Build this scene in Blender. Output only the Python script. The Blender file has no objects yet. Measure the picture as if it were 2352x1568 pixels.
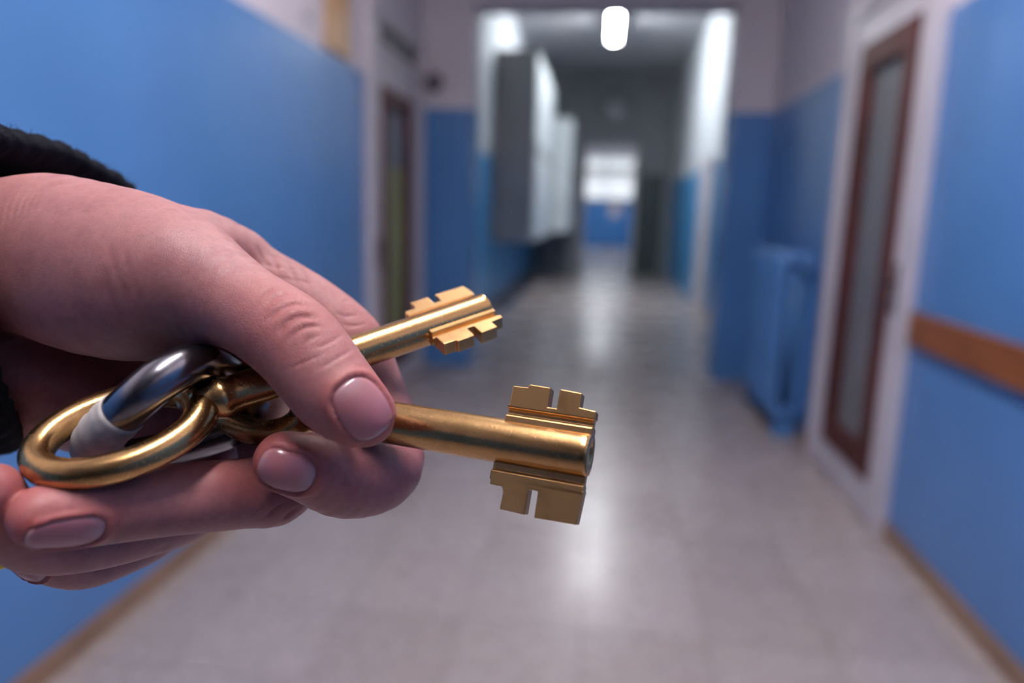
import bpy, bmesh, math, random
import numpy as np
from mathutils import Vector, Matrix

random.seed(7)
rng = np.random.default_rng(7)
scene = bpy.context.scene
COL = scene.collection

# ------------------------------------------------------------------ camera, world, exposure
FPX, YAW, PITCH, ROLL = 1669.9, 0.1159, 0.1793, 0.0283
CAM = np.array([0.0, 0.0, 1.35])
_cy, _sy, _cp, _sp = math.cos(YAW), math.sin(YAW), math.cos(PITCH), math.sin(PITCH)
_f = np.array([-_sy * _cp, _cy * _cp, -_sp]); _r0 = np.array([_cy, _sy, 0.0]); _u0 = np.cross(_r0, _f)
_cr, _sr = math.cos(ROLL), math.sin(ROLL)
RIGHT = _cr * _r0 + _sr * _u0; UP = -_sr * _r0 + _cr * _u0; FWD = _f
cam_data = bpy.data.cameras.new('camera')
cam_data.sensor_width = 36.0; cam_data.lens = 36.0 * FPX / 2352.0
cam_data.clip_start = 0.005; cam_data.clip_end = 100
cam = bpy.data.objects.new('camera', cam_data); COL.objects.link(cam)
M4 = Matrix.Identity(4)
for i in range(3):
    M4[i][0] = RIGHT[i]; M4[i][1] = UP[i]; M4[i][2] = -FWD[i]; M4[i][3] = CAM[i]
cam.matrix_world = M4
cam_data.dof.use_dof = True
cam_data.dof.focus_distance = 0.158
cam_data.dof.aperture_fstop = 6.6
cam_data.dof.aperture_blades = 0
scene.camera = cam

world = bpy.data.worlds.new('world'); scene.world = world; world.use_nodes = True
world.node_tree.nodes['Background'].inputs[0].default_value = (0.05, 0.055, 0.065, 1)
world.node_tree.nodes['Background'].inputs[1].default_value = 0.3
scene.view_settings.view_transform = 'Standard'
scene.view_settings.look = 'None'
scene.view_settings.gamma = 1.0
scene.view_settings.use_curve_mapping = False
scene.view_settings.exposure = 0.0
scene.cycles.max_bounces = 6; scene.cycles.diffuse_bounces = 3; scene.cycles.glossy_bounces = 3
scene.cycles.transmission_bounces = 3; scene.cycles.transparent_max_bounces = 6
scene.cycles.caustics_reflective = False; scene.cycles.caustics_refractive = False
scene.cycles.sample_clamp_indirect = 6.0
scene.cycles.use_light_tree = False
scene.cycles.use_adaptive_sampling = True; scene.cycles.adaptive_threshold = 0.04
LAMP_NEAR, LAMP_ADDED, LAMP_MID, LAMP_FAR = 98.0, 66.0, 100.0, 135.0     # emission of the tube diffusers
WINDOW_GLOW = 0.58

# ------------------------------------------------------------------ helpers
def cs(px, py, z):
    """camera-space millimetres of a photo pixel at depth z (mm): x right, y down, z away"""
    return np.array([(px - 1176) / FPX * z, (py - 784) / FPX * z, z], float)
def to_world(P):
    P = np.asarray(P, float) * 0.001
    return CAM + P[..., 0:1] * RIGHT - P[..., 1:2] * UP + P[..., 2:3] * FWD
def dir_world(d):
    d = np.asarray(d, float); return d[0] * RIGHT - d[1] * UP + d[2] * FWD

def tag(o, label=None, cat=None, group=None, kind=None):
    if label: o['label'] = label
    if cat: o['category'] = cat
    if group: o['group'] = group
    if kind: o['kind'] = kind
    return o
def empty(name, loc=(0, 0, 0)):
    o = bpy.data.objects.new(name, None); o.location = loc; o.empty_display_size = 0.05
    COL.objects.link(o); return o
def mesh_obj(name, verts, faces, mat, parent=None, smooth=False):
    """verts in world metres; object origin at the parent's location"""
    off = np.array(parent_world(parent))
    v = np.asarray(verts, float) - off
    me = bpy.data.meshes.new(name); me.from_pydata(v.tolist(), [], [list(map(int, f)) for f in faces]); me.update()
    o = bpy.data.objects.new(name, me); COL.objects.link(o)
    if mat: me.materials.append(mat)
    if smooth: me.polygons.foreach_set('use_smooth', [True] * len(me.polygons))
    if parent: o.parent = parent
    return o
def parent_world(p):
    l = Vector((0, 0, 0))
    while p is not None:
        l = l + p.location; p = p.parent
    return l
def from_bm(name, bm, mat, parent=None, smooth=False, bevel=0.0, seg=2):
    me = bpy.data.meshes.new(name)
    bmesh.ops.recalc_face_normals(bm, faces=bm.faces[:])
    off = parent_world(parent)
    bmesh.ops.translate(bm, verts=bm.verts[:], vec=-off)
    bm.to_mesh(me); bm.free()
    o = bpy.data.objects.new(name, me); COL.objects.link(o)
    if mat: me.materials.append(mat)
    if smooth: me.polygons.foreach_set('use_smooth', [True] * len(me.polygons))
    if parent: o.parent = parent
    if bevel > 0:
        b = o.modifiers.new('bevel', 'BEVEL'); b.width = bevel; b.segments = seg; b.limit_method = 'ANGLE'; b.angle_limit = math.radians(40)
        b.harden_normals = False
    return o
def bx(bm, x0, x1, y0, y1, z0, z1):
    vs = [bm.verts.new(p) for p in ((x0,y0,z0),(x1,y0,z0),(x1,y1,z0),(x0,y1,z0),(x0,y0,z1),(x1,y0,z1),(x1,y1,z1),(x0,y1,z1))]
    for f in ((3,2,1,0),(4,5,6,7),(0,1,5,4),(1,2,6,5),(2,3,7,6),(3,0,4,7)): bm.faces.new([vs[i] for i in f])
def box(name, x0, x1, y0, y1, z0, z1, mat, parent=None, bevel=0.0, seg=2):
    bm = bmesh.new(); bx(bm, min(x0,x1), max(x0,x1), min(y0,y1), max(y0,y1), min(z0,z1), max(z0,z1))
    return from_bm(name, bm, mat, parent, bevel=bevel, seg=seg)
def boxes(name, lst, mat, parent=None, bevel=0.0):
    bm = bmesh.new()
    for b in lst: bx(bm, min(b[0],b[1]), max(b[0],b[1]), min(b[2],b[3]), max(b[2],b[3]), min(b[4],b[5]), max(b[4],b[5]))
    return from_bm(name, bm, mat, parent, bevel=bevel)
def catmull(P, n, closed=False):
    P = np.asarray(P, float); N = len(P); out = []
    segs = N if closed else N - 1
    for i in range(segs):
        if closed: p0, p1, p2, p3 = P[(i-1) % N], P[i], P[(i+1) % N], P[(i+2) % N]
        else: p0, p1, p2, p3 = P[max(i-1, 0)], P[i], P[i+1], P[min(i+2, N-1)]
        for t in np.linspace(0, 1, n, endpoint=False):
            out.append(0.5 * ((2*p1) + (-p0+p2)*t + (2*p0-5*p1+4*p2-p3)*t*t + (-p0+3*p1-3*p2+p3)*t**3))
    if not closed: out.append(P[-1])
    return np.array(out)
def tube(path, rad, nseg=16, closed=False, caps=True, flat=None):
    """verts, faces of a tube around a polyline (any units); rad scalar or list"""
    path = np.asarray(path, float); N = len(path)
    rad = np.full(N, rad, float) if np.isscalar(rad) else np.asarray(rad, float)
    T = np.zeros_like(path)
    for i in range(N):
        a = path[(i-1) % N] if (closed or i > 0) else path[i]
        b = path[(i+1) % N] if (closed or i < N-1) else path[i]
        T[i] = (b - a) / np.linalg.norm(b - a)
    ref = np.array([0, 0, 1.0]) if abs(T[0][2]) < 0.9 else np.array([1.0, 0, 0])
    nrm = np.cross(T[0], ref); nrm /= np.linalg.norm(nrm)
    V = []; Ns = []
    for i in range(N):
        if i > 0:
            nrm = nrm - T[i] * (nrm @ T[i]); nrm /= np.linalg.norm(nrm)
        Ns.append(nrm.copy())
    if closed:   # spread the twist of the frame along the loop
        n0 = Ns[-1] - T[0] * (Ns[-1] @ T[0]); n0 /= np.linalg.norm(n0)
        ang = math.atan2(np.cross(n0, Ns[0]) @ T[0], n0 @ Ns[0])
    else: ang = 0.0
    for i in range(N):
        a0 = ang * i / N; n1 = Ns[i]; b1 = np.cross(T[i], n1)
        for k in range(nseg):
            th = 2*math.pi*k/nseg + a0
            V.append(path[i] + rad[i] * (math.cos(th) * n1 + math.sin(th) * b1))
    F = []
    for i in range(N if closed else N-1):
        j = (i+1) % N
        for k in range(nseg):
            F.append((i*nseg+k, i*nseg+(k+1) % nseg, j*nseg+(k+1) % nseg, j*nseg+k))
    if caps and not closed:
        F.append(tuple(range(nseg-1, -1, -1))); F.append(tuple((N-1)*nseg+k for k in range(nseg)))
    return np.array(V), F

# ------------------------------------------------------------------ materials
def srgb(r, g, b):
    f = lambda c: ((c/255.0)/12.92 if c/255.0 <= 0.04045 else ((c/255.0+0.055)/1.055)**2.4)
    return (f(r), f(g), f(b), 1.0)
class NT:
    def __init__(self, name):
        self.m = bpy.data.materials.new(name); self.m.use_nodes = True
        self.t = self.m.node_tree; self.b = self.t.nodes['Principled BSDF']; self.out = self.t.nodes['Material Output']
    def n(self, typ, **kw):
        x = self.t.nodes.new(typ)
        for k, v in kw.items():
            if k.startswith('i_'):
                key = k[2:].replace('_', ' ')
                x.inputs[key].default_value = v
            else: setattr(x, k, v)
        return x
    def l(self, a, b): self.t.links.new(a, b)
    def coord(self, scale=(1,1,1), kind='Object'):
        tc = self.n('ShaderNodeTexCoord'); mp = self.n('ShaderNodeMapping'); mp.inputs['Scale'].default_value = scale
        self.l(tc.outputs[kind], mp.inputs['Vector']); return mp.outputs['Vector']
    def geo_pos(self):
        g = self.n('ShaderNodeNewGeometry'); return g.outputs['Position']
    def noise(self, vec, scale, detail=3, rough=0.5):
        x = self.n('ShaderNodeTexNoise'); x.inputs['Scale'].default_value = scale; x.inputs['Detail'].default_value = detail; x.inputs['Roughness'].default_value = rough
        if vec is not None: self.l(vec, x.inputs['Vector'])
        return x
    def ramp(self, fac, stops):
        r = self.n('ShaderNodeValToRGB'); e = r.color_ramp.elements
        while len(e) < len(stops): e.new(0.5)
        for k, (p, c) in enumerate(stops): e[k].position = p; e[k].color = c
        self.l(fac, r.inputs['Fac']); return r.outputs['Color']
    def bump(self, height, strength, dist, normal=None):
        b = self.n('ShaderNodeBump'); b.inputs['Strength'].default_value = strength; b.inputs['Distance'].default_value = dist
        self.l(height, b.inputs['Height'])
        if normal is not None: self.l(normal, b.inputs['Normal'])
        return b.outputs['Normal']
    def mix(self, fac, a, b, mode='MIX'):
        x = self.n('ShaderNodeMix', data_type='RGBA', blend_type=mode)
        for sock, v in ((x.inputs[0], fac), (x.inputs[6], a), (x.inputs[7], b)):
            if hasattr(v, 'is_linked'): self.l(v, sock)
            else: sock.default_value = v
        return x.outputs[2]
    def math(self, op, a, b=0.0):
        x = self.n('ShaderNodeMath', operation=op)
        for sock, v in ((x.inputs[0], a), (x.inputs[1], b)):
            if hasattr(v, 'is_linked'): self.l(v, sock)
            else: sock.default_value = v
        return x.outputs[0]
    def set(self, **kw):
        for k, v in kw.items():
            key = {'color': 'Base Color', 'rough': 'Roughness', 'metal': 'Metallic', 'spec': 'Specular IOR Level', 'coat': 'Coat Weight',
                   'coatr': 'Coat Roughness', 'normal': 'Normal', 'emit': 'Emission Color', 'emits': 'Emission Strength', 'sss': 'Subsurface Weight',
                   'sssr': 'Subsurface Radius', 'ssss': 'Subsurface Scale', 'sheen': 'Sheen Weight', 'trans': 'Transmission Weight', 'alpha': 'Alpha', 'sheenr': 'Sheen Roughness'}[k]
            if hasattr(v, 'is_linked'): self.l(v, self.b.inputs[key])
            else: self.b.inputs[key].default_value = v
        return self.m

def paint(name, col, rough=0.5, var=0.06, bump=0.15, **kw):
    t = NT(name); v = t.coord()
    n1 = t.noise(v, 3.0, 2); dark = tuple(c * (1 - var) for c in col[:3]) + (1,); lite = tuple(min(1, c * (1 + var)) for c in col[:3]) + (1,)
    c = t.ramp(n1.outputs['Fac'], [(0.35, dark), (0.65, lite)])
    return t.set(color=c, rough=rough, **kw)

BLUE = srgb(82, 131, 188)
WHITE_W = srgb(214, 208, 216)
def wall_paint(name, top, blue=BLUE, white=WHITE_W):
    """flat two-tone paint: glossy blue enamel up to `top` metres, matt off-white above"""
    t = NT(name); pos = t.geo_pos(); sep = t.n('ShaderNodeSeparateXYZ'); t.l(pos, sep.inputs[0])
    up = t.math('GREATER_THAN', sep.outputs['Z'], top)
    n1 = t.noise(pos, 1.7, 2)
    b = t.ramp(n1.outputs['Fac'], [(0.3, tuple(c*0.93 for c in blue[:3])+(1,)), (0.7, tuple(c*1.06 for c in blue[:3])+(1,))])
    w = t.ramp(n1.outputs['Fac'], [(0.3, tuple(c*0.95 for c in white[:3])+(1,)), (0.7, tuple(min(1, c*1.03) for c in white[:3])+(1,))])
    col = t.mix(up, b, w)
    rg = t.math('ADD', t.math('MULTIPLY', up, 0.40), 0.29)
    return t.set(color=col, rough=rg, spec=0.5)

M = {}
M['wall1'] = wall_paint('two_tone_paint_near', 2.15)
M['wall2'] = wall_paint('two_tone_paint_far', 2.04, blue=srgb(72, 150, 208), white=srgb(205, 210, 216))
M['wall_end'] = wall_paint('two_tone_paint_end', 1.78, blue=srgb(84, 140, 200))
M['ceil'] = paint('ceiling_white', srgb(205, 206, 212), 0.7)
M['dimwall'] = paint('dimmed_wall_grey', srgb(142, 144, 150), 0.6)  # far wall's weak light is put into this grey
M['white'] = paint('door_white', srgb(202, 196, 202), 0.4)
M['brown'] = paint('brown_varnish', srgb(82, 36, 31), 0.5, 0.2, spec=0.2)
M['greyvent'] = paint('grey_vent', srgb(98, 95, 98), 0.5)
M['skirt'] = paint('skirting_tan', srgb(140, 112, 92), 0.35, 0.15)
M['tan'] = paint('tan_board', srgb(196, 158, 116), 0.5, 0.1)
M['blackmetal'] = paint('dark_plastic', srgb(92, 90, 98), 0.4)
M['handle'] = paint('handle_bronze', srgb(58, 36, 34), 0.3, metal=0.6)
M['radiator'] = paint('radiator_enamel', srgb(82, 131, 188), 0.4)
M['cabgrey'] = paint('cabinet_grey', srgb(164, 161, 159), 0.45)
M['cabwhite_and_lit'] = paint('cabinet_white_and_lit_side', srgb(205, 212, 216), 0.4)
M['darkgreen'] = paint('dark_green_door', srgb(62, 76, 74), 0.4)
M['olive'] = paint('olive_curtain', srgb(178, 174, 84), 0.8)
M['curtgrey'] = paint('grey_backing', srgb(142, 138, 142), 0.7)
M['paper'] = paint('notice_paper', srgb(222, 205, 200), 0.8)
def wood():
    t = NT('rail_wood'); v = t.coord((1, 0.06, 1)); n = t.noise(v, 60.0, 5, 0.6)
    c = t.ramp(n.outputs['Fac'], [(0.3, srgb(104, 58, 30)), (0.7, srgb(150, 88, 46))])
    return t.set(color=c, rough=0.4)
M['wood'] = wood()
def tile_mat():
    t = NT('terrazzo_tile'); pos = t.geo_pos(); oi = t.n('ShaderNodeObjectInfo')
    vo = t.n('ShaderNodeTexVoronoi'); vo.inputs['Scale'].default_value = 70.0; t.l(pos, vo.inputs['Vector'])
    chip = t.ramp(vo.outputs['Color'], [(0.25, srgb(150, 138, 134)), (0.5, srgb(166, 154, 151)), (0.8, srgb(178, 167, 164))])
    tone = t.ramp(oi.outputs['Random'], [(0.0, srgb(148, 136, 134)), (1.0, srgb(172, 162, 160))])
    n = t.noise(pos, 2.2, 2)
    c = t.mix(0.55, chip, tone)
    rg = t.math('ADD', t.math('MULTIPLY', n.outputs['Fac'], 0.12), 0.215)
    return t.set(color=c, rough=rg, spec=0.5)
M['tile'] = tile_mat()
M['grout'] = paint('grout', srgb(104, 94, 92), 0.6)
def emitter(name, col, s):
    t = NT(name); return t.set(color=(0.9, 0.9, 0.9, 1), emit=col, emits=s)
M['lamp_near'] = emitter('tube_diffuser_near', (1.0, 0.93, 0.95, 1), LAMP_NEAR)
M['lamp_added'] = emitter('tube_diffuser_added', (1.0, 0.93, 0.95, 1), LAMP_ADDED)
M['lamp_mid'] = emitter('tube_diffuser_mid', (0.93, 0.97, 1.0, 1), LAMP_MID)
M['lamp_far'] = emitter('tube_diffuser_far', (0.93, 0.97, 1.0, 1), LAMP_FAR)
M['window'] = emitter('backlit_frosted_glass', (0.93, 0.97, 1.0, 1), WINDOW_GLOW)
M['globe'] = paint('opal_globe', srgb(190, 190, 196), 0.3)
def glass(name, tint):
    t = NT(name); t.t.nodes.remove(t.b)
    tr = t.n('ShaderNodeBsdfTransparent'); tr.inputs[0].default_value = tint
    gl = t.n('ShaderNodeBsdfGlossy'); gl.inputs['Roughness'].default_value = 0.3
    lw = t.n('ShaderNodeLayerWeight'); lw.inputs[0].default_value = 0.5
    fac = t.math('ADD', 0.04, t.math('MULTIPLY', t.math('POWER', lw.outputs['Facing'], 4.0), 0.3))
    mx = t.n('ShaderNodeMixShader'); t.l(fac, mx.inputs[0]); t.l(tr.outputs[0], mx.inputs[1]); t.l(gl.outputs[0], mx.inputs[2])
    t.l(mx.outputs[0], t.out.inputs[0]); return t.m
M['glass'] = glass('door_glass', (0.95, 0.96, 0.96, 1))

# ------------------------------------------------------------------ the corridor shell
XL, XR, XR2 = -1.50, 1.29, 1.50
H, H1 = 4.35, 3.50
Y_BACK, Y_PORTAL, Y_FAR, Y_END = -8.0, 6.10, 16.6, 29.5
def struct(o): o['kind'] = 'structure'; return o

floor = struct(box('floor', XL-0.2, XR2+0.2, Y_BACK-0.2, Y_END+0.2, -0.12, -0.004, M['grout']))
TS = 0.40
tme = None; k = 0
y = -0.2
while y < 15.0:
    for ix in range(8):
        x = -1.60 + ix*TS
        x0, x1 = max(x, XL), min(x+TS, XR if y < Y_PORTAL else XR2)
        if x1 - x0 < 0.03: continue
        if (y+TS) < 1.1: continue
        key = (round(x1-x0, 3))
        if tme is None: tme = {}
        if key not in tme:
            bm = bmesh.new(); w = (x1-x0)/2 - 0.0018
            bx(bm, -w, w, -TS/2+0.0018, TS/2-0.0018, -0.012, 0.0)
            me = bpy.data.meshes.new('tile'); bm.to_mesh(me); bm.free(); me.materials.append(M['tile']); tme[key] = me
        o = bpy.data.objects.new('tile', tme[key]); COL.objects.link(o); o.parent = floor
        o.location = ((x0+x1)/2, y+TS/2, 0.0 + rng.uniform(-0.0004, 0.0))
        k += 1
    y += TS
for (y0, y1) in ((Y_BACK, -0.2+TS*3), (y, Y_END)):
    bm = bmesh.new(); bx(bm, XL, XR2, y0, y1, -0.012, 0.0)
    t_ = from_bm('tile_field', bm, M['tile'], floor); t_['kind'] = 'stuff'
struct(box('ceiling', XL-0.2, XR2+0.2, Y_BACK-0.2, Y_END+0.2, H, H+0.12, M['ceil']))
struct(box('ceiling_near', XL, XR, Y_BACK, Y_PORTAL, H1, H1+0.1, M['ceil']))
struct(box('wall_left', XL-0.15, XL, Y_BACK, Y_PORTAL, 0, H, M['wall1']))
struct(box('wall_right', XR, XR+0.15, Y_BACK, Y_PORTAL, 0, H, M['wall1']))
struct(box('wall_back', XL-0.15, XR+0.15, Y_BACK-0.15, Y_BACK, 0, H, M['wall1']))
struct(boxes('wall_portal', [(XL-0.15, -1.085, Y_PORTAL, Y_PORTAL+0.35, 0, H), (0.975, XR2+0.15, Y_PORTAL, Y_PORTAL+0.35, 0, H),
                             (-1.085, 0.975, Y_PORTAL, Y_PORTAL+0.35, 2.96, H)], M['wall1']))
struct(box('wall_left_beyond', XL-0.15, XL, Y_PORTAL+0.35, Y_END, 0, H, M['wall2']))
struct(box('wall_right_beyond', XR2, XR2+0.15, Y_PORTAL+0.35, Y_END, 0, H, M['wall2']))
struct(boxes('wall_far', [(XL, -0.45, Y_FAR, Y_FAR+0.25, 0, H), (0.74, XR2, Y_FAR, Y_FAR+0.25, 0, H), (-0.45, 0.74, Y_FAR, Y_FAR+0.25, 2.82, H)], M['dimwall']))
struct(box('wall_end', XL-0.15, XR2+0.15, Y_END, Y_END+0.15, 0, H, M['wall_end']))
def skirting(name, x0, x1, y0, y1): struct(box(name, x0, x1, y0, y1, 0, 0.075, M['skirt'], bevel=0.003))
skirting('baseboard_left', XL, XL+0.014, Y_BACK, 4.56)
skirting('baseboard_left_portal', XL, XL+0.014, 5.95, Y_PORTAL)
skirting('baseboard_right', XR-0.014, XR, Y_BACK, 3.14)
skirting('baseboard_right_portal', XR-0.014, XR, 4.24, Y_PORTAL)
skirting('baseboard_left_beyond', XL, XL+0.014, Y_PORTAL+0.35, Y_FAR)
skirting('baseboard_right_beyond', XR2-0.014, XR2, Y_PORTAL+0.35, 10.2)

# ------------------------------------------------------------------ doors
def door(name, side, y0, y1, gy0, gy1, gz0, gz1, hy, hz, slot, backing):
    """side=+1 on the right wall, -1 on the left; x grows away from the wall into the corridor"""
    X = XR if side > 0 else XL
    s = -1 if side > 0 else 1
    r = empty(name, (X, (y0+y1)/2, 0)); r['kind'] = 'structure'
    fx = lambda d: X + s*d
    fw = 0.075; ztop = 2.34
    b = []
    b.append((fx(0), fx(0.05), y0, y0+fw, 0, 2.62)); b.append((fx(0), fx(0.05), y1-fw, y1, 0, 2.62))
    b.append((fx(0), fx(0.05), y0+fw, y1-fw, ztop, ztop+0.05)); b.append((fx(0), fx(0.05), y0+fw, y1-fw, 2.54, 2.62))
    boxes('frame', b, M['white'], r, bevel=0.004)
    box('transom_panel', fx(0), fx(0.028), y0+fw, y1-fw, ztop+0.05, 2.54, M['white'], r)
    v = box('transom_vent', fx(0.028), fx(0.034), slot[0], slot[1], slot[2], slot[3], M['greyvent'], r, bevel=0.002)
    for q in range(3):
        zz = slot[2] + (slot[3]-slot[2])*(q+0.5)/3
        box('vent_louvre', fx(0.034), fx(0.040), slot[0]+0.01, slot[1]-0.01, zz-0.006, zz+0.006, M['greyvent'], v)
    a0, a1 = y0+fw+0.004, y1-fw-0.004
    leaf = boxes('leaf', [(fx(0.004), fx(0.036), a0, gy0, 0.01, ztop-0.004), (fx(0.004), fx(0.036), gy1, a1, 0.01, ztop-0.004),
                   (fx(0.004), fx(0.036), gy0, gy1, 0.01, gz0), (fx(0.004), fx(0.036), gy0, gy1, gz1, ztop-0.004)], M['white'], r, bevel=0.002)
    g = 0.125
    boxes('glazing_frame', [(fx(0.006), fx(0.046), gy0, gy0+g, gz0, gz1), (fx(0.006), fx(0.046), gy1-g, gy1, gz0, gz1),
                   (fx(0.006), fx(0.046), gy0+g, gy1-g, gz0, gz0+g), (fx(0.006), fx(0.046), gy0+g, gy1-g, gz1-g, gz1)], M['brown'], r, bevel=0.004)
    box('pane', fx(0.020), fx(0.024), gy0+g, gy1-g, gz0+g, gz1-g, M['glass'], r)
    for (z0, z1, mm, nm) in backing:
        box(nm, fx(0.002), fx(0.012), gy0+g-0.01, gy1-g+0.01, max(z0, gz0), min(z1, gz1), mm, r)
    hd = box('handle', fx(0.036), fx(0.044), hy-0.022, hy+0.022, hz-0.11, hz+0.11, M['handle'], r, bevel=0.004)
    d = -1 if abs(hy-y0) > abs(hy-y1) else 1
    P = [(fx(0.044), hy, hz+0.03), (fx(0.085), hy, hz+0.03), (fx(0.094), hy+d*0.015, hz+0.03), (fx(0.094), hy+d*0.13, hz+0.03)]
    V, F = tube(catmull(P, 6), 0.010, 10)
    mesh_obj('lever', V, F, M['handle'], hd, True)
    return r
door('door_1', 1, 3.13, 4.23, 3.31, 3.99, 0.18, 2.19, 3.245, 1.06, (3.5, 3.95, 2.41, 2.52), [(0, 3, M['curtgrey'], 'curtain')])
door('door_2', -1, 4.56, 5.94, 4.80, 5.58, 0.18, 2.13, 4.71, 1.04, (4.82, 5.72, 2.395, 2.51), [(0, 1.62, M['olive'], 'curtain'), (1.62, 3, M['curtgrey'], 'curtain')])
def flat_door(name, X, s, y0, y1, ztop):
    r = empty(name, (X, (y0+y1)/2, 0)); r['kind'] = 'structure'
    boxes('frame', [(X, X+s*0.05, y0, y0+0.09, 0, ztop), (X, X+s*0.05, y1-0.09, y1, 0, ztop), (X, X+s*0.05, y0+0.09, y1-0.09, ztop-0.09, ztop)], M['white'], r, bevel=0.004)
    box('leaf', X, X+s*0.03, y0+0.09, y1-0.09, 0.01, ztop-0.09, M['white'], r)
    h = box('handle', X+s*0.03, X+s*0.036, y0+0.14, y0+0.17, 0.95, 1.15, M['handle'], r)
    box('lever', X+s*0.036, X+s*0.08, y0+0.145, y0+0.26, 1.04, 1.06, M['handle'], h, bevel=0.004)
flat_door('door_3', XR2, -1, 10.3, 11.5, 2.15)

# far doorway with transom and the open green leaf
r = empty('door_4', (0.15, Y_FAR, 0)); r['kind'] = 'structure'
boxes('frame', [(-0.45, -0.38, Y_FAR-0.03, Y_FAR+0.28, 0, 2.82), (0.67, 0.74, Y_FAR-0.03, Y_FAR+0.28, 0, 2.82), (-0.38, 0.67, Y_FAR-0.03, Y_FAR+0.28, 2.76, 2.82), (-0.38, 0.67, Y_FAR-0.03, Y_FAR+0.28, 2.20, 2.28)], M['white'], r)
box('pane', -0.38, 0.67, Y_FAR+0.1, Y_FAR+0.106, 2.28, 2.76, M['glass'], r)
lf = boxes('leaf', [(0.76, 1.30, Y_FAR-0.10, Y_FAR-0.055, 0.01, 2.2)], M['darkgreen'], r, bevel=0.004)
box('handle', 1.20, 1.24, Y_FAR-0.125, Y_FAR-0.10, 0.98, 1.16, M['handle'], lf)

# end window
w = empty('window_1', (0, Y_END, 1.8)); w['kind'] = 'structure'
boxes('window_frame', [(-1.1, -1.03, Y_END-0.06, Y_END, 1.82, 3.5), (1.23, 1.30, Y_END-0.06, Y_END, 1.82, 3.5), (-1.03, 1.23, Y_END-0.06, Y_END, 1.82, 1.89), (-1.03, 1.23, Y_END-0.06, Y_END, 3.43, 3.5),
                       (-1.03, 1.23, Y_END-0.06, Y_END, 2.62, 2.70), (0.06, 0.13, Y_END-0.05, Y_END, 1.89, 3.43)], M['white'], w)
for (a, b_) in ((-1.03, 0.06), (0.13, 1.23)):
    for (c, d) in ((1.89, 2.62), (2.70, 3.43)):
        box('pane', a, b_, Y_END-0.03, Y_END-0.02, c, d, M['window'], w)
box('window_sill', -1.14, 1.34, Y_END-0.12, Y_END, 1.78, 1.82, M['white'], w)

# ------------------------------------------------------------------ lamps
def tube_lamp(mat, x, yc, L, label, H=4.35, drop=0.0):
    r = empty('ceiling_lamp', (x, yc, H)); tag(r, label, 'lamp', 'tube lamps along the corridor ceiling')
    if drop > 0:
        for e in (-1, 1):
            V, F = tube([(x, yc+e*L*0.3, H-drop), (x, yc+e*L*0.3, H-0.002)], 0.008, 8); mesh_obj('suspension_rod', V, F, M['white'], r, True)
        H = H - drop
    box('housing', x-0.09, x+0.09, yc-L/2-0.03, yc+L/2+0.03, H-0.05, H, M['white'], r, bevel=0.004)
    bm = bmesh.new(); n = 6
    for yy in (yc-L/2, yc+L/2):
        for q in range(n+1):
            a = math.pi*q/n; bm.verts.new((x+0.075*math.cos(a), yy, H-0.05-0.075*math.sin(a)))
    bm.verts.ensure_lookup_table()
    for q in range(n): bm.faces.new([bm.verts[i] for i in (q, q+1, n+2+q, n+1+q)])
    bm.faces.new(bm.verts[:n+1]); bm.faces.new(bm.verts[n+1:][::-1]); bm.faces.new([bm.verts[i] for i in (0, n, 2*n+1, n+1)])
    from_bm('diffuser', bm, mat, r)
    for e in (-1, 1): box('end_cap', x-0.085, x+0.085, yc+e*L/2-0.012, yc+e*(L/2+0.02), H-0.135, H-0.04, M['white'], r, bevel=0.006)
    return r
tube_lamp(M['lamp_mid'], 0.06, 11.3, 2.2, 'bright white tube lamp hanging from the ceiling beyond the portal', drop=0.2)
tube_lamp(M['lamp_far'], 0.06, 26.3, 1.5, 'far tube lamp on the ceiling past the far doorway')
tube_lamp(M['lamp_near'], 0.06, 0.05, 1.5, 'near tube lamp on the ceiling right above the hand', H1)
tube_lamp(M['lamp_added'], 0.06, 2.3, 1.5, 'added unseen tube lamp before the right-hand door, brightening the walls', H1)  # unseen lamp added to lift the walls and floor against the hand

# ------------------------------------------------------------------ corridor furniture
def cabinet(name, x0, x1, y0, y1, z0, z1, mat, ndoor, label):
    r = empty(name, (x0, y0, z0)); tag(r, label, 'cabinet')
    box('body', x0, x1-0.02, y0, y1, z0, z1, mat, r, bevel=0.006)
    L = (y1-y0)/ndoor
    for q in range(ndoor):
        d = box('door', x1-0.019, x1, y0+q*L+0.006, y0+(q+1)*L-0.006, z0+0.01, z1-0.01, mat if ndoor < 3 else M['cabwhite_and_lit'], r, bevel=0.003)  # grey cabinet's lit corridor side is put into its doors' white
        box('handle', x1, x1+0.02, y0+q*L+0.06, y0+q*L+0.08, (z0+z1)/2-0.08, (z0+z1)/2+0.08, M['handle'], d, bevel=0.003)
    return r
cabinet('wall_cabinet', XL, -0.92, 10.0, 13.6, 0.92, 3.42, M['cabgrey'], 4, 'tall grey wall-hung cabinet beyond the portal on the left, lit side painted white')
cabinet('wall_cabinet', XL, -0.60, 13.8, 16.4, 0.96, 3.02, M['cabwhite_and_lit'], 2, 'white wall-hung cabinet behind the tall grey one')
tag(box('tan_board', XL+0.001, XL+0.02, 3.90, 4.28, 2.17, 3.6, M['tan'], bevel=0.004), 'narrow tan board fixed upright above the blue paint left of door', 'board')
def disc(name, c, axis, rad, th, mat, label, cat, rim=0.0):
    a = np.array(axis, float); c = np.array(c, float)
    prof = [(0.0, rad*0.9), (th*0.6, rad), (th, rad*0.82), (th*1.05, rad*0.25)]
    V, F = tube(np.array([c + a*p[0] for p in prof]), [p[1] for p in prof], 20)
    o = mesh_obj(name, V, F, mat, None, True); tag(o, label, cat); return o
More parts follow.
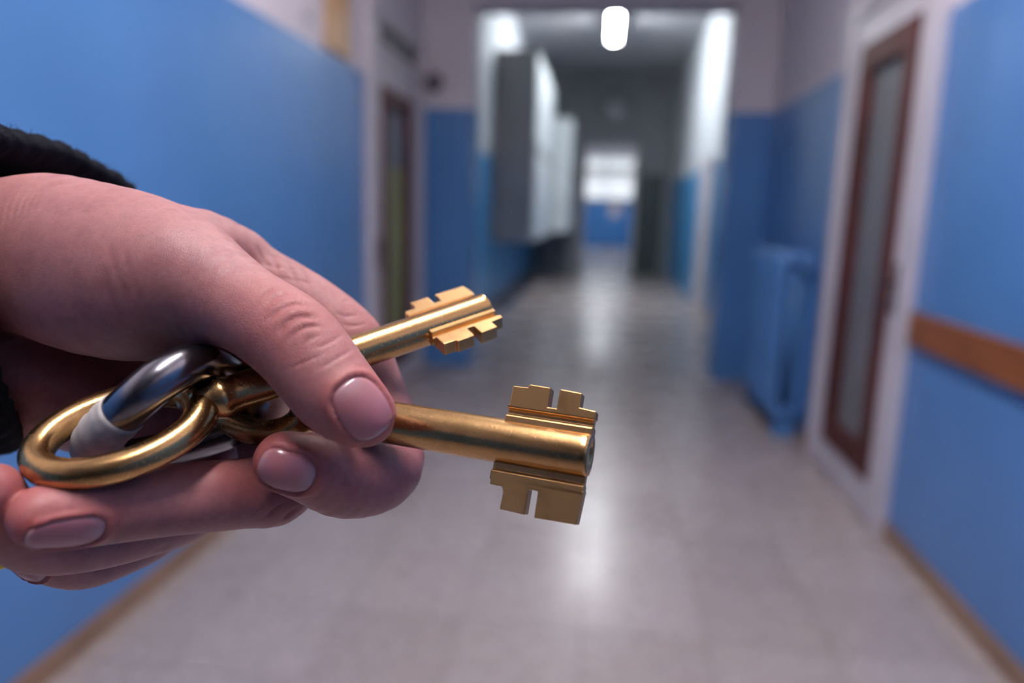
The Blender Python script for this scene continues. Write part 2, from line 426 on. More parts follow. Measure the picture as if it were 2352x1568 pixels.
disc('junction_cover', (XL, 3.68, 2.29), (1, 0, 0), 0.05, 0.02, M['white'], 'small round white cover plate high on the left wall', 'cover plate')
disc('alarm_bell', (-1.40, Y_PORTAL, 2.35), (0, -1, 0), 0.078, 0.06, M['blackmetal'], 'small dark round bell on the wall beside the left door', 'bell')
g = disc('globe_lamp', (0.2, Y_FAR, 3.50), (0, -1, 0), 0.24, 0.16, M['globe'], 'round pale unlit lamp on the wall over the far doorway', 'lamp')
tag(box('notice_sheet', 0.30, 0.74, Y_END-0.012, Y_END-0.004, 1.18, 1.74, M['paper']), 'pale notice sheet on the blue end wall below the window', 'notice')
tag(box('bumper_rail', XR-0.028, XR, -3.0, 3.10, 0.855, 0.99, M['wood'], bevel=0.006), 'brown wooden bumper rail along the blue right wall', 'rail')

def radiator():
    y0, n, p = 4.50, 14, 0.062
    r = empty('radiator', (XR-0.105, y0 + n*p/2, 0)); tag(r, 'blue painted column radiator on the right wall beyond the door', 'radiator')
    bm = bmesh.new()
    # one column: a closed loop of tube with a middle bar, plus hubs
    z0, z1, d = 0.14, 1.12, 0.075
    def addtube(P, rad, closed=False, ns=8):
        V, F = tube(P, rad, ns, closed); vs = [bm.verts.new(v) for v in V]
        for f in F:
            try: bm.faces.new([vs[i] for i in f])
            except ValueError: pass
    loop = [(-d, 0, z0+0.06), (-d, 0, z1-0.06), (-d*0.6, 0, z1-0.01), (0, 0, z1), (d*0.6, 0, z1-0.01), (d, 0, z1-0.06), (d, 0, z0+0.06), (d*0.6, 0, z0+0.01), (0, 0, z0), (-d*0.6, 0, z0+0.01)]
    addtube(catmull(loop, 3, True), 0.024, True)
    addtube([(0, 0, z0+0.03), (0, 0, z1-0.03)], 0.022)
    for zz in (z0+0.04, z1-0.04): addtube([(0, -p/2, zz), (0, p/2, zz)], 0.03)
    bmesh.ops.recalc_face_normals(bm, faces=bm.faces[:])
    me = bpy.data.meshes.new('column'); bm.to_mesh(me); bm.free(); me.materials.append(M['radiator'])
    me.polygons.foreach_set('use_smooth', [True]*len(me.polygons))
    for q in range(n):
        o = bpy.data.objects.new('column', me); COL.objects.link(o); o.parent = r
        o.location = (0, (q+0.5)*p - n*p/2, 0)
    for yy in (y0+p*1.0, y0+(n-1)*p):
        box('foot', XR-0.17, XR-0.03, yy-0.018, yy+0.018, 0.0, 0.15, M['radiator'], r, bevel=0.005)
    V, F = tube(catmull([(XR-0.10, y0-0.005, 1.08), (XR-0.10, y0-0.05, 1.08), (XR-0.05, y0-0.07, 1.08), (XR-0.003, y0-0.07, 1.08)], 6), 0.012, 10)
    mesh_obj('pipe', V, F, M['radiator'], r, True)
    V, F = tube([(XR-0.10, y0-0.02, 1.08), (XR-0.10, y0-0.02, 1.15)], [0.02, 0.024], 12); mesh_obj('valve', V, F, M['radiator'], r, True)
radiator()

# ------------------------------------------------------------------ materials of the hand and the keys
def skin_mat():
    t = NT('skin'); v = t.coord((1000, 1000, 1000))           # object millimetres
    at = t.n('ShaderNodeAttribute', attribute_name='tint'); sp = t.n('ShaderNodeSeparateColor'); t.l(at.outputs['Color'], sp.inputs[0])
    n1 = t.noise(v, 0.16, 3, 0.6); n2 = t.noise(v, 0.9, 2, 0.6)
    base = t.ramp(n1.outputs['Fac'], [(0.3, srgb(148, 98, 98)), (0.55, srgb(162, 111, 109)), (0.75, srgb(152, 102, 102))])
    fine = t.ramp(n2.outputs['Fac'], [(0.3, (0.90, 0.86, 0.86, 1)), (0.7, (1.05, 1.05, 1.05, 1))])
    c = t.mix(0.8, base, fine, 'MULTIPLY')
    c = t.mix(t.math('MULTIPLY', sp.outputs[0], 0.75), c, srgb(164, 76, 72))
    c = t.mix(t.math('MULTIPLY', sp.outputs[1], 0.6), c, srgb(120, 64, 62))
    vo = t.n('ShaderNodeTexVoronoi', feature='DISTANCE_TO_EDGE'); vo.inputs['Scale'].default_value = 1.65
    wob = t.noise(v, 1.3, 1); mv = t.n('ShaderNodeVectorMath', operation='ADD'); t.l(v, mv.inputs[0]); t.l(wob.outputs['Color'], mv.inputs[1]); t.l(mv.outputs[0], vo.inputs['Vector'])
    cell = t.ramp(vo.outputs['Distance'], [(0.0, (0, 0, 0, 1)), (0.16, (1, 1, 1, 1))])
    n3 = t.noise(v, 5.0, 1)
    hgt = t.math('ADD', t.math('MULTIPLY', cell, t.math('ADD', 0.22, t.math('MULTIPLY', sp.outputs[2], 0.7))), t.math('MULTIPLY', n3.outputs['Fac'], 0.35))
    nb = t.bump(hgt, 0.9, 0.00007)
    return t.set(color=c, rough=0.48, spec=0.42, sss=0.35, sssr=(0.9, 0.35, 0.22), ssss=0.0022, normal=nb)
M['skin'] = skin_mat()
def nail_mat():
    t = NT('nail'); at = t.n('ShaderNodeAttribute', attribute_name='tint'); sp = t.n('ShaderNodeSeparateColor'); t.l(at.outputs['Color'], sp.inputs[0])
    c = t.mix(sp.outputs[0], srgb(164, 106, 112), srgb(190, 168, 166))
    c = t.mix(sp.outputs[1], c, srgb(176, 140, 146))
    return t.set(color=c, rough=0.26, spec=0.5, sss=0.25, sssr=(0.8, 0.35, 0.25), ssss=0.0012, coat=0.25, coatr=0.15)
M['nail'] = nail_mat()
def brass_mat(name, seed, metal=1.0, rbase=0.17):
    t = NT(name); v = t.coord((1000, 1000, 1000)); mp = t.n('ShaderNodeVectorMath', operation='ADD'); t.l(v, mp.inputs[0]); mp.inputs[1].default_value = (seed*13.1, seed*7.7, seed*3.3); v = mp.outputs[0]
    n1 = t.noise(v, 0.14, 3, 0.5); n2 = t.noise(v, 2.1, 4, 0.6); n3 = t.noise(v, 4.5, 2)
    c = t.ramp(n1.outputs['Fac'], [(0.2, srgb(160, 124, 82)), (0.45, srgb(190, 150, 100)), (0.75, srgb(196, 156, 106)), (0.9, srgb(166, 144, 112))])
    pit = t.ramp(n2.outputs['Fac'], [(0.24, (0.5, 0.44, 0.38, 1)), (0.31, (1, 1, 1, 1))])
    c = t.mix(0.75, c, pit, 'MULTIPLY')
    rg = t.math('ADD', t.math('MULTIPLY', n2.outputs['Fac'], 0.16), rbase)
    h = t.math('ADD', t.math('MULTIPLY', n2.outputs['Fac'], 1.0), t.math('MULTIPLY', n3.outputs['Fac'], 0.3))
    return t.set(color=c, metal=metal, rough=rg, normal=t.bump(h, 0.26, 0.00008))
M['brassA'] = brass_mat('brass_front', 1); M['brass_bit'] = brass_mat('brass_milled', 3, 0.93, 0.27); M['brassB'] = brass_mat('brass_back', 2)
def steel_mat():
    t = NT('dark_steel'); v = t.coord((1000, 1000, 1000)); n = t.noise(v, 0.35, 3)
    c = t.ramp(n.outputs['Fac'], [(0.3, srgb(118, 116, 120)), (0.7, srgb(136, 134, 140))])
    return t.set(color=c, metal=1.0, rough=0.24, normal=t.bump(n.outputs['Fac'], 0.04, 0.0002))
M['steel'] = steel_mat()
def tape_mat():
    t = NT('white_tape'); v = t.coord((1000, 1000, 1000)); n = t.noise(v, 0.5, 4)
    c = t.ramp(n.outputs['Fac'], [(0.3, srgb(172, 164, 158)), (0.7, srgb(196, 190, 186))])
    return t.set(color=c, rough=0.6, normal=t.bump(n.outputs['Fac'], 0.2, 0.0004))
M['tape'] = tape_mat()
def knit_mat():
    t = NT('navy_knit'); v = t.coord((1000, 1000, 1000)); n = t.noise(v, 1.1, 4, 0.7); n2 = t.noise(v, 6.0, 2)
    c = t.ramp(n.outputs['Fac'], [(0.3, (0.003, 0.0035, 0.006, 1)), (0.7, (0.011, 0.013, 0.022, 1))])
    h = t.math('ADD', n.outputs['Fac'], t.math('MULTIPLY', n2.outputs['Fac'], 0.5))
    return t.set(color=c, rough=0.95, spec=0.1, sheen=0.03, sheenr=0.5, normal=t.bump(h, 0.8, 0.0008))
M['knit'] = knit_mat()
M['yellow'] = paint('yellow_cord', srgb(226, 196, 30), 0.5)

# ------------------------------------------------------------------ the hand: one continuous surface
def pt(px, py, z, rpx): return np.concatenate([cs(px, py, z), [rpx * z / FPX]])
def chain(lst, n=5): return catmull(np.array([pt(*q) for q in lst]), n)

THUMB = chain([(330, 640, 170, 175), (430, 650, 164, 140), (555, 705, 157, 103), (672, 783, 151, 104), (768, 897, 147, 99), (822, 945, 146, 80), (843, 963, 146, 62)])
THENAR = [chain([(-20, 590, 183, 165), (120, 580, 178, 168), (260, 615, 172, 185), (380, 650, 166, 160)], 4),
          chain([(60, 640, 176, 120), (200, 690, 168, 118), (330, 700, 166, 110)], 3)]
WEB_FILL = chain([(470, 610, 180, 80), (560, 672, 176, 64), (625, 722, 174, 52), (680, 770, 172, 42)], 3)  # hidden flesh added to block overhead light between thumb and index
WEB = chain([(370, 575, 178, 92), (460, 566, 184, 84), (545, 592, 189, 68)], 3)
PALM = [chain([(-260, 560, 190, 150), (-60, 570, 190, 150), (160, 575, 192, 148), (340, 602, 194, 130), (505, 622, 195, 100)], 3),
        chain([(-260, 690, 196, 150), (-40, 690, 198, 150), (250, 730, 206, 130), (500, 765, 206, 105)], 3),
        chain([(-260, 800, 194, 140), (-40, 800, 196, 140), (250, 860, 206, 115), (470, 895, 206, 100)], 3),
        chain([(-260, 830, 190, 130), (-40, 835, 190, 135), (200, 920, 198, 120), (390, 1005, 200, 90)], 3)]
FINGERS = {
 'index': ([(505, 622, 195, 96), (602, 648, 192, 78), (718, 714, 189, 76), (800, 790, 187, 82)],
           [(850, 890, 185, 76), (882, 985, 180, 80), (878, 1070, 173, 92), (800, 1096, 163, 93), (715, 1075, 155, 80), (655, 1060, 151, 70)]),
 'middle': ([(500, 765, 206, 100), (590, 880, 199, 92), (635, 1005, 188, 88), (640, 1112, 171, 85)],
            [(560, 1132, 163, 80), (400, 1146, 152, 82), (250, 1166, 145, 82), (170, 1178, 140, 80), (98, 1186, 136, 72)]),
 'ring': ([(470, 895, 206, 95), (480, 1020, 202, 78), (465, 1110, 193, 74), (425, 1168, 180, 74)],
          [(330, 1205, 168, 74), (200, 1235, 157, 76), (90, 1240, 148, 76), (20, 1200, 140, 72), (-18, 1130, 135, 66)]),
 'little': ([(390, 1005, 200, 85), (400, 1090, 200, 72), (380, 1165, 195, 68), (345, 1218, 186, 66)],
            [(270, 1258, 176, 66), (190, 1285, 168, 66), (120, 1280, 160, 60), (84, 1272, 157, 54)]),
}
FCH = {}
for k_, (a_, b_) in FINGERS.items():
    FCH[k_] = (chain(a_, 4), chain(a_ + b_, 4))

def chain_sdf(P, C):
    d = np.full(len(P), 1e9, np.float32)
    for i in range(len(C)-1):
        a, b = C[i, :3], C[i+1, :3]; ra, rb = C[i, 3], C[i+1, 3]
        ba = b - a; L = ba @ ba
        if L < 1e-9: continue
        pa = P - a.astype(np.float32)
        t = np.clip(pa @ (ba / L).astype(np.float32), 0, 1)
        q = pa - t[:, None] * ba.astype(np.float32)
        d = np.minimum(d, np.sqrt(np.einsum('ij,ij->i', q, q)) - (ra + t*(rb-ra)).astype(np.float32))
    return d
def smin(a, b, k):
    h = np.maximum(k - np.abs(a-b), 0)/k
    return np.minimum(a, b) - h*h*h*k*(1/6.0)
def hand_sdf(P):
    P = np.asarray(P, np.float32)
    D = None
    for c in PALM:
        d = chain_sdf(P, c); D = d if D is None else smin(D, d, 9.0)
    for c in THENAR:
        D = smin(D, chain_sdf(P, c), 8.0)
    D = smin(D, chain_sdf(P, THUMB), 7.0)
    D = smin(D, chain_sdf(P, WEB), 8.0)
    D = smin(D, chain_sdf(P, WEB_FILL), 4.0)
    for k, (pr, full) in FCH.items():
        D = smin(D, chain_sdf(P, pr), 5.0)
    for k, (pr, full) in FCH.items():
        D = smin(D, chain_sdf(P, full), 0.9)
    return D
def hand_grad(P, e=0.25):
    g = np.zeros((len(P), 3))
    for i in range(3):
        o = np.zeros(3); o[i] = e
        g[:, i] = (hand_sdf(P+o) - hand_sdf(P-o)) / (2*e)
    n = np.linalg.norm(g, axis=1, keepdims=True); return g / np.maximum(n, 1e-6)

def surface_nets(lo, hi, h):
    ax = [np.arange(lo[i], hi[i]+h, h) for i in range(3)]
    n = [len(a) for a in ax]
    # coarse pass finds the cells close to the skin; only those are sampled finely
    q = 5; cx = [a[::q] for a in ax]
    C = np.stack([g.ravel() for g in np.meshgrid(*cx, indexing='ij')], 1)
    cd = np.abs(hand_sdf(C)).reshape([len(c) for c in cx])
    cn = np.repeat(np.repeat(np.repeat(cd, q, 0), q, 1), q, 2)[:n[0], :n[1], :n[2]]
    cs_ = np.repeat(np.repeat(np.repeat(hand_sdf(C).reshape(cd.shape), q, 0), q, 1), q, 2)[:n[0], :n[1], :n[2]]
    D = cs_.astype(np.float32).copy()
    I = np.argwhere(cn < q*h*1.75 + 1.0)
    P = np.stack([ax[i][I[:, i]] for i in range(3)], 1)
    for s in range(0, len(P), 200000):
        J = I[s:s+200000]; D[J[:, 0], J[:, 1], J[:, 2]] = hand_sdf(P[s:s+200000])
    S = D < 0
    c = np.zeros([m-1 for m in n], np.int8)
    for dx in (0, 1):
        for dy in (0, 1):
            for dz in (0, 1): c += S[dx:n[0]-1+dx, dy:n[1]-1+dy, dz:n[2]-1+dz]
    act = (c > 0) & (c < 8)
    idx = -np.ones(act.shape, np.int64); I = np.argwhere(act); idx[act] = np.arange(len(I))
    acc = np.zeros((len(I), 3)); cnt = np.zeros(len(I))
    cor = [(a, b, c_) for a in (0, 1) for b in (0, 1) for c_ in (0, 1)]
    for a in cor:
        for b in cor:
            if sum(abs(a[i]-b[i]) for i in range(3)) != 1 or a > b: continue
            da = D[I[:, 0]+a[0], I[:, 1]+a[1], I[:, 2]+a[2]]; db = D[I[:, 0]+b[0], I[:, 1]+b[1], I[:, 2]+b[2]]
            m = (da < 0) != (db < 0); t = np.where(m, da/np.where(m, da-db, 1), 0)
            p = np.array(a) + t[:, None]*(np.array(b)-np.array(a))
            acc += p*m[:, None]; cnt += m
    V = (I + acc/cnt[:, None])*h + np.array(lo)
    F = []
    for axis in range(3):
        o = [i for i in range(3) if i != axis]
        sl0 = [slice(None)]*3; sl1 = [slice(None)]*3; sl0[axis] = slice(0, n[axis]-1); sl1[axis] = slice(1, n[axis])
        A, B = S[tuple(sl0)], S[tuple(sl1)]
        E_ = np.argwhere(A != B)
        E_ = E_[(E_[:, o[0]] > 0) & (E_[:, o[1]] > 0) & (E_[:, o[0]] < n[o[0]]-1) & (E_[:, o[1]] < n[o[1]]-1)]
        flip = A[E_[:, 0], E_[:, 1], E_[:, 2]]
        q = []
        for (u, v) in ((-1, -1), (0, -1), (0, 0), (-1, 0)):
            J = E_.copy(); J[:, o[0]] += u; J[:, o[1]] += v; q.append(idx[J[:, 0], J[:, 1], J[:, 2]])
        q = np.stack(q, 1)
        if axis == 1: flip = ~flip
        q[~flip] = q[~flip][:, ::-1]
        F.append(q)
    return V, np.concatenate(F)
def subdivide(V, F):
    E_ = np.concatenate([F[:, [0, 1]], F[:, [1, 2]], F[:, [2, 3]], F[:, [3, 0]]]); E_.sort(axis=1)
    U, inv = np.unique(E_, axis=0, return_inverse=True); inv = inv.ravel()
    em = (V[U[:, 0]] + V[U[:, 1]])/2; fm = V[F].mean(1)
    nv, ne, nf = len(V), len(U), len(F)
    e = inv.reshape(4, nf) + nv; f = np.arange(nf) + nv + ne
    V2 = np.concatenate([V, em, fm])
    F2 = np.concatenate([np.stack([F[:, 0], e[0], f, e[3]], 1), np.stack([e[0], F[:, 1], e[1], f], 1), np.stack([f, e[1], F[:, 2], e[2]], 1), np.stack([e[3], f, e[2], F[:, 3]], 1)])
    return V2, F2

HS = 1.0
allc = np.concatenate(PALM + THENAR + [THUMB] + [v[1] for v in FCH.values()])
lo = (allc[:, :3] - allc[:, 3:4]).min(0) - 2; hi = (allc[:, :3] + allc[:, 3:4]).max(0) + 2
def mesh_normals(V, F):
    d1 = V[F[:, 2]] - V[F[:, 0]]; d2 = V[F[:, 3]] - V[F[:, 1]]; fn = np.cross(d1, d2); N = np.zeros_like(V)
    for k in range(4):
        for c in range(3): N[:, c] += np.bincount(F[:, k], fn[:, c], len(V))
    return N / np.maximum(np.linalg.norm(N, axis=1, keepdims=True), 1e-9)
HV, HF = surface_nets(lo, hi, HS)
HN = mesh_normals(HV, HF)
if np.median(hand_sdf(HV[:500] + HN[:500]*0.5)) < 0: HF = HF[:, ::-1]; HN = -HN
HV = HV - hand_sdf(HV)[:, None]*HN
HV, HF = subdivide(HV, HF); HN = mesh_normals(HV, HF)
HV = HV - hand_sdf(HV)[:, None]*HN
HN = mesh_normals(HV, HF)

# nails: frames found on the surface
def nail_frame(c_px, tip_px, zc, n_guess):
    """centre pixel, a pixel further towards the fingertip, rough depth, rough outward normal (camera space)"""
    n = np.array(n_guess, float); n /= np.linalg.norm(n)
    p = cs(*c_px, zc) + n*12
    for _ in range(60): p = p - n*np.clip(hand_sdf(p[None])[0], -2, 2)*0.7
    g = hand_grad(p[None], 1.5)[0]; n = n*0.5 + g*0.5; n /= np.linalg.norm(n)
    a = cs(*tip_px, p[2]) - cs(*c_px, p[2]); a = a - n*(a @ n); a /= np.linalg.norm(a)
    return p, a, np.cross(n, a), n
NAILS = {   # centre, direction point, depth, normal guess, half length, half width
 'thumb': (nail_frame((836, 933), (878, 988), 139, (0.2, -0.26, -0.94)), 6.1, 5.2),
 'index': (nail_frame((664, 1080), (598, 1046), 147, (-0.1, 0.44, -0.9)), 5.8, 4.2),
 'middle': (nail_frame((150, 1236), (60, 1196), 134, (0.0, 0.58, -0.81)), 6.2, 3.4),
 'little': (nail_frame((72, 1304), (40, 1280), 154, (-0.6, 0.72, -0.35)), 3.8, 2.8),
}
disp = np.zeros(len(HV)); tint = np.zeros((len(HV), 4)); tint[:, 3] = 1
for k_, ((c, a, w, n), hl, hw) in NAILS.items():
    q = HV - c; s = q @ a / hl; u = q @ w / hw; near = (np.abs(q @ n) < 7) & ((HN @ n) > -0.2)
    rr = (np.abs(s)**2.6 + np.abs(u)**2.6)**(1/2.6)
    disp += near * np.where(rr < 1, -0.45, 0.42*np.exp(-((rr-1.14)/0.13)**2)*(s < 0.85))
    tint[:, 0] += near*0.45*np.exp(-((rr-1.2)/0.25)**2)

def px_of(P): return np.stack([1176 + FPX*P[:, 0]/P[:, 2], 784 + FPX*P[:, 1]/P[:, 2]], 1)
PX = px_of(HV); FACE = -np.einsum('ij,ij->i', HN, HV/np.linalg.norm(HV, axis=1, keepdims=True))
def seg_dist(P, poly):
    d = np.full(len(P), 1e9)
    for i in range(len(poly)-1):
        a = np.array(poly[i], float); b = np.array(poly[i+1], float); ba = b-a
        t = np.clip(((P-a) @ ba)/(ba @ ba), 0, 1); d = np.minimum(d, np.linalg.norm(P - a - t[:, None]*ba, axis=1))
    return d
def crease(poly, wpx, depth, zmin, zmax, red=0.4, smooth=4):
    pl = catmull(np.array(poly, float), smooth) if len(poly) > 2 else np.array(poly, float)
    m = (FACE > 0.02) & (HV[:, 2] > zmin) & (HV[:, 2] < zmax)
    m &= (PX > pl.min(0)-30).all(1) & (PX < pl.max(0)+30).all(1); ii = np.nonzero(m)[0]
    g = np.zeros(len(PX)); g[ii] = np.exp(-(seg_dist(PX[ii], pl)/wpx)**2)
    # fade towards the ends of the line
    e = np.minimum(np.linalg.norm(PX-pl[0], axis=1), np.linalg.norm(PX-pl[-1], axis=1)); g *= np.clip(e/25.0, 0.15, 1)
    global disp
    disp -= 1.25*depth*g; tint[:, 1] += red*g
# thumb knuckle folds
for poly, w_, dp in (
  ([(612, 742), (640, 715), (680, 700), (712, 708)], 5, 0.32), ([(640, 778), (655, 745), (690, 728), (735, 735)], 6, 0.42),
  ([(660, 790), (682, 762), (712, 750), (742, 752)], 5, 0.40), ([(690, 800), (712, 778), (740, 768)], 5, 0.26),
  ([(600, 705), (640, 680), (675, 672)], 5, 0.22), ([(585, 690), (612, 668), (640, 655)], 5, 0.16),
  ([(718, 800), (750, 790), (790, 765)], 4, 0.16), ([(730, 850), (770, 825), (812, 800)], 4, 0.16), ([(655, 850), (700, 830), (745, 812)], 4, 0.13),
  ([(250, 545), (262, 610), (300, 690)], 9, 0.12), ([(235, 600), (250, 670), (290, 740)], 9, 0.12), ([(285, 560), (300, 620), (330, 690)], 7, 0.07)):
    crease(poly, w_, dp, 120, 185)
# index finger folds by the web and the middle joint
for poly, w_, dp in (
  ([(536, 548), (556, 572), (590, 612)], 7, 0.7), ([(560, 545), (575, 580), (600, 610)], 4, 0.25), ([(585, 552), (600, 585), (625, 620)], 4, 0.22), ([(620, 570), (632, 600), (640, 635)], 4, 0.24),
  ([(650, 585), (668, 615), (680, 650)], 4, 0.2), ([(690, 605), (705, 640), (712, 670)], 4, 0.2), ([(725, 640), (745, 665), (752, 690)], 4, 0.26), ([(745, 640), (765, 670), (775, 700)], 4, 0.2),
  ([(580, 600), (640, 612), (700, 620)], 4, 0.16), ([(600, 625), (660, 640), (730, 650)], 4, 0.16), ([(600, 580), (660, 598), (720, 632)], 4, 0.14),
  ([(770, 718), (795, 725), (825, 722)], 4, 0.22), ([(785, 745), (810, 748), (842, 742)], 4, 0.22), ([(775, 700), (795, 690), (815, 690)], 4, 0.16)):
    crease(poly, w_, dp, 170, 200, 0.35)
# lower knuckle folds
for poly, w_, dp in (
  ([(600, 1195), (630, 1170), (660, 1150)], 4, 0.3), ([(640, 1200), (668, 1178), (690, 1160)], 4, 0.34), ([(665, 1200), (690, 1182), (708, 1165)], 4, 0.26), ([(570, 1192), (592, 1172), (620, 1155)], 4, 0.2),
  ([(345, 1278), (362, 1262), (385, 1250)], 4, 0.3), ([(360, 1272), (380, 1258), (402, 1245)], 4, 0.24), ([(870, 1010), (900, 1018), (935, 1015)], 5, 0.3)):
    crease(poly, w_, dp, 130, 200, 0.5)
# wrist lines of light skin
for x_ in range(6):
    crease([(8+x_*16, 520-x_*6), (22+x_*18, 470-x_*6), (45+x_*22, 432-x_*3)], 4, 0.14, 140, 215, 0.05)
def blob(p, r, amp, ch=0):
    d = np.linalg.norm(HV - np.array(p), axis=1); tint[:, ch] += amp*np.exp(-(d/r)**2)
blob(THUMB[-1, :3], 10, 0.45); blob(cs(690, 760, 145), 9, 0.42); blob(cs(640, 700, 148), 10, 0.25)
blob(FCH['index'][1][-1, :3], 10, 0.5); blob(FCH['middle'][1][-1, :3], 11, 0.5); blob(FCH['ring'][1][-1, :3], 10, 0.5); blob(FCH['little'][1][-1, :3], 8, 0.5)
blob(cs(640, 1130, 165), 10, 0.4); blob(cs(520, 1090, 155), 8, 0.4); blob(cs(830, 740, 184), 12, 0.3); blob(cs(900, 1050, 168), 12, 0.3)
# coarser relief near the knuckles (third channel drives the bump)
for p_, r_, a_ in ((cs(680, 740, 145), 12, 0.8), (cs(660, 620, 184), 16, 1.0), (cs(480, 540, 186), 14, 0.5), (cs(780, 700, 183), 10, 0.8), (cs(400, 560, 160), 14, 0.3)): blob(p_, r_, a_, 2)
# gentle anatomy: tendon and muscle swellings
def swell(p, r, amp):
    global disp
    disp += amp*np.exp(-(np.linalg.norm(HV-np.array(p), axis=1)/r)**2)
swell(cs(110, 440, 176), 12, 1.2); swell(cs(400, 570, 152), 11, 0.8); swell(cs(300, 560, 158), 8, -0.7); swell(cs(470, 600, 160), 9, -0.5); swell(cs(690, 735, 146), 7, 0.5); swell(cs(515, 1078, 152), 5, 1.3); swell(cs(440, 1110, 148), 5, -0.5)
HV = HV + HN*disp[:, None]; tint = np.clip(tint, 0, 1)

person = empty('person', tuple(to_world(cs(0, 690, 195)[None])[0]))
tag(person, 'left hand in a dark knit sleeve gripping two brass keys', 'person')
HW = to_world(HV)
hand = mesh_obj('hand', HW, HF, M['skin'], person, True)
ca = hand.data.color_attributes.new('tint', 'FLOAT_COLOR', 'POINT'); ca.data.foreach_set('color', tint.ravel())

def make_nail(k, frame, hl, hw):
    c, a, w, n = frame
    NR, NA = 12, 40
    P = [(0.0, 0.0)]
    for i in range(1, NR+1):
        for j in range(NA):
            th = 2*math.pi*j/NA; ct, st = math.cos(th), math.sin(th)
            rr = i/NR; e = (abs(ct)**2.6 + abs(st)**2.6)**(-1/2.6)
            P.append((rr*e*ct, rr*e*st))
    P = np.array(P); base = c + np.outer(P[:, 0]*hl, a) + np.outer(P[:, 1]*hw, w)
    q = base + n*8.0
    for _ in range(40):
        q = q - n*np.clip(hand_sdf(q), -3, 3)[:, None]*0.6
    # distance from the flat guess is limited so the rim cannot fall off the finger
    h_ = (q - base) @ n; h_ = np.maximum(h_, -hw*0.75)
    rad = (np.abs(P[:, 0])**2.6 + np.abs(P[:, 1])**2.6)**(1/2.6)
    lift = 0.10 - 0.55*np.clip((rad-0.86)/0.14, 0, 1)**2*(P[:, 0] < 0.55) + 0.22*np.clip((P[:, 0]-0.6)/0.4, 0, 1)
    top = base + np.outer(h_ + lift, n); bot = base + np.outer(h_ + lift - 0.5, n)
    V = np.concatenate([top, bot]); nb = len(P); F = []
    for j in range(NA):
        j2 = (j+1) % NA
        F.append((0, 1+j, 1+j2)); F.append((nb, nb+1+j2, nb+1+j))
        for i in range(NR-1):
            A, B = 1+i*NA, 1+(i+1)*NA
            F.append((A+j, B+j, B+j2, A+j2)); F.append((nb+A+j2, nb+B+j2, nb+B+j, nb+A+j))
        A = 1+(NR-1)*NA; F.append((A+j, nb+A+j, nb+A+j2, A+j2))
    o = mesh_obj('nail', to_world(V), F, M['nail'], person, True)
    tn = np.zeros((2*nb, 4)); tn[:, 3] = 1
    fr = np.clip((P[:, 0]-0.9)/0.05, 0, 1)*(k == 'thumb') + 0.3*np.clip((P[:, 0]-0.8)/0.1, 0, 1)*(k != 'thumb')
    lun = np.exp(-((P[:, 0]+0.9)/0.35)**2 - (P[:, 1]/0.6)**2)
    tn[:nb, 0] = fr; tn[nb:, 0] = fr; tn[:nb, 1] = lun; tn[nb:, 1] = lun
    ca = o.data.color_attributes.new('tint', 'FLOAT_COLOR', 'POINT'); ca.data.foreach_set('color', np.clip(tn, 0, 1).ravel())
for k_, (fr_, hl_, hw_) in NAILS.items(): make_nail(k_, fr_, hl_, hw_)

# ------------------------------------------------------------------ the sleeve: knit cuff lofted around the wrist
LOOP = np.array([cs(-60, 322, 172), cs(60, 338, 188), cs(190, 375, 206), cs(295, 455, 220), cs(285, 600, 230), cs(200, 780, 230), cs(100, 930, 220), cs(52, 992, 200), cs(28, 965, 178), cs(-22, 850, 164), cs(-95, 690, 156), cs(-150, 540, 153), cs(-140, 410, 158)])
NTH = 240
LP = catmull(LOOP, NTH // len(LOOP), True); LC = LP.mean(0)
ARM = np.array([-1.0, 0.10, 0.22]); ARM /= np.linalg.norm(ARM)
OUT = LP - LC; OUT = OUT - np.outer(OUT @ ARM, ARM); OUT /= np.linalg.norm(OUT, axis=1, keepdims=True)
# (along the arm, outward) profile in mm: inside, rolled edge, band, sleeve
PROF = [(16, -4.5), (8, -4.0), (2, -3.2), (-1.2, -1.6), (-2.2, 0.6), (-1.4, 2.6), (1, 4.2), (4, 5.0), (8, 5.3), (12, 5.3), (16, 5.0), (19, 4.0), (22, 3.6), (28, 4.6), (40, 7), (60, 9), (90, 11), (130, 13), (180, 15), (240, 17), (300, 18)]
V = []
th = np.linspace(0, 2*math.pi, len(LP), endpoint=False)
for (al, ou) in PROF:
    rib = 0.55*np.sin(th*42 + 0.25*np.sin(al*1.5)) if -3 < al < 20 and ou > -2 else 0.18*np.sin(th*60 + al*0.3)
    wob = 0.5*np.sin(th*5+al*0.05) + 0.35*np.sin(th*9+1.0+al*0.08)
    V.append(LP + ARM*al + OUT*(ou + rib + wob*(1 if ou > 0 else 0.3))[:, None])
V = np.concatenate(V); n_ = len(LP); F = []
for i in range(len(PROF)-1):
    for j in range(n_):
        j2 = (j+1) % n_; F.append((i*n_+j, (i+1)*n_+j, (i+1)*n_+j2, i*n_+j2))
F.append(tuple((len(PROF)-1)*n_+j for j in range(n_)))
sleeve = mesh_obj('sleeve', to_world(V), F, M['knit'], person, True)
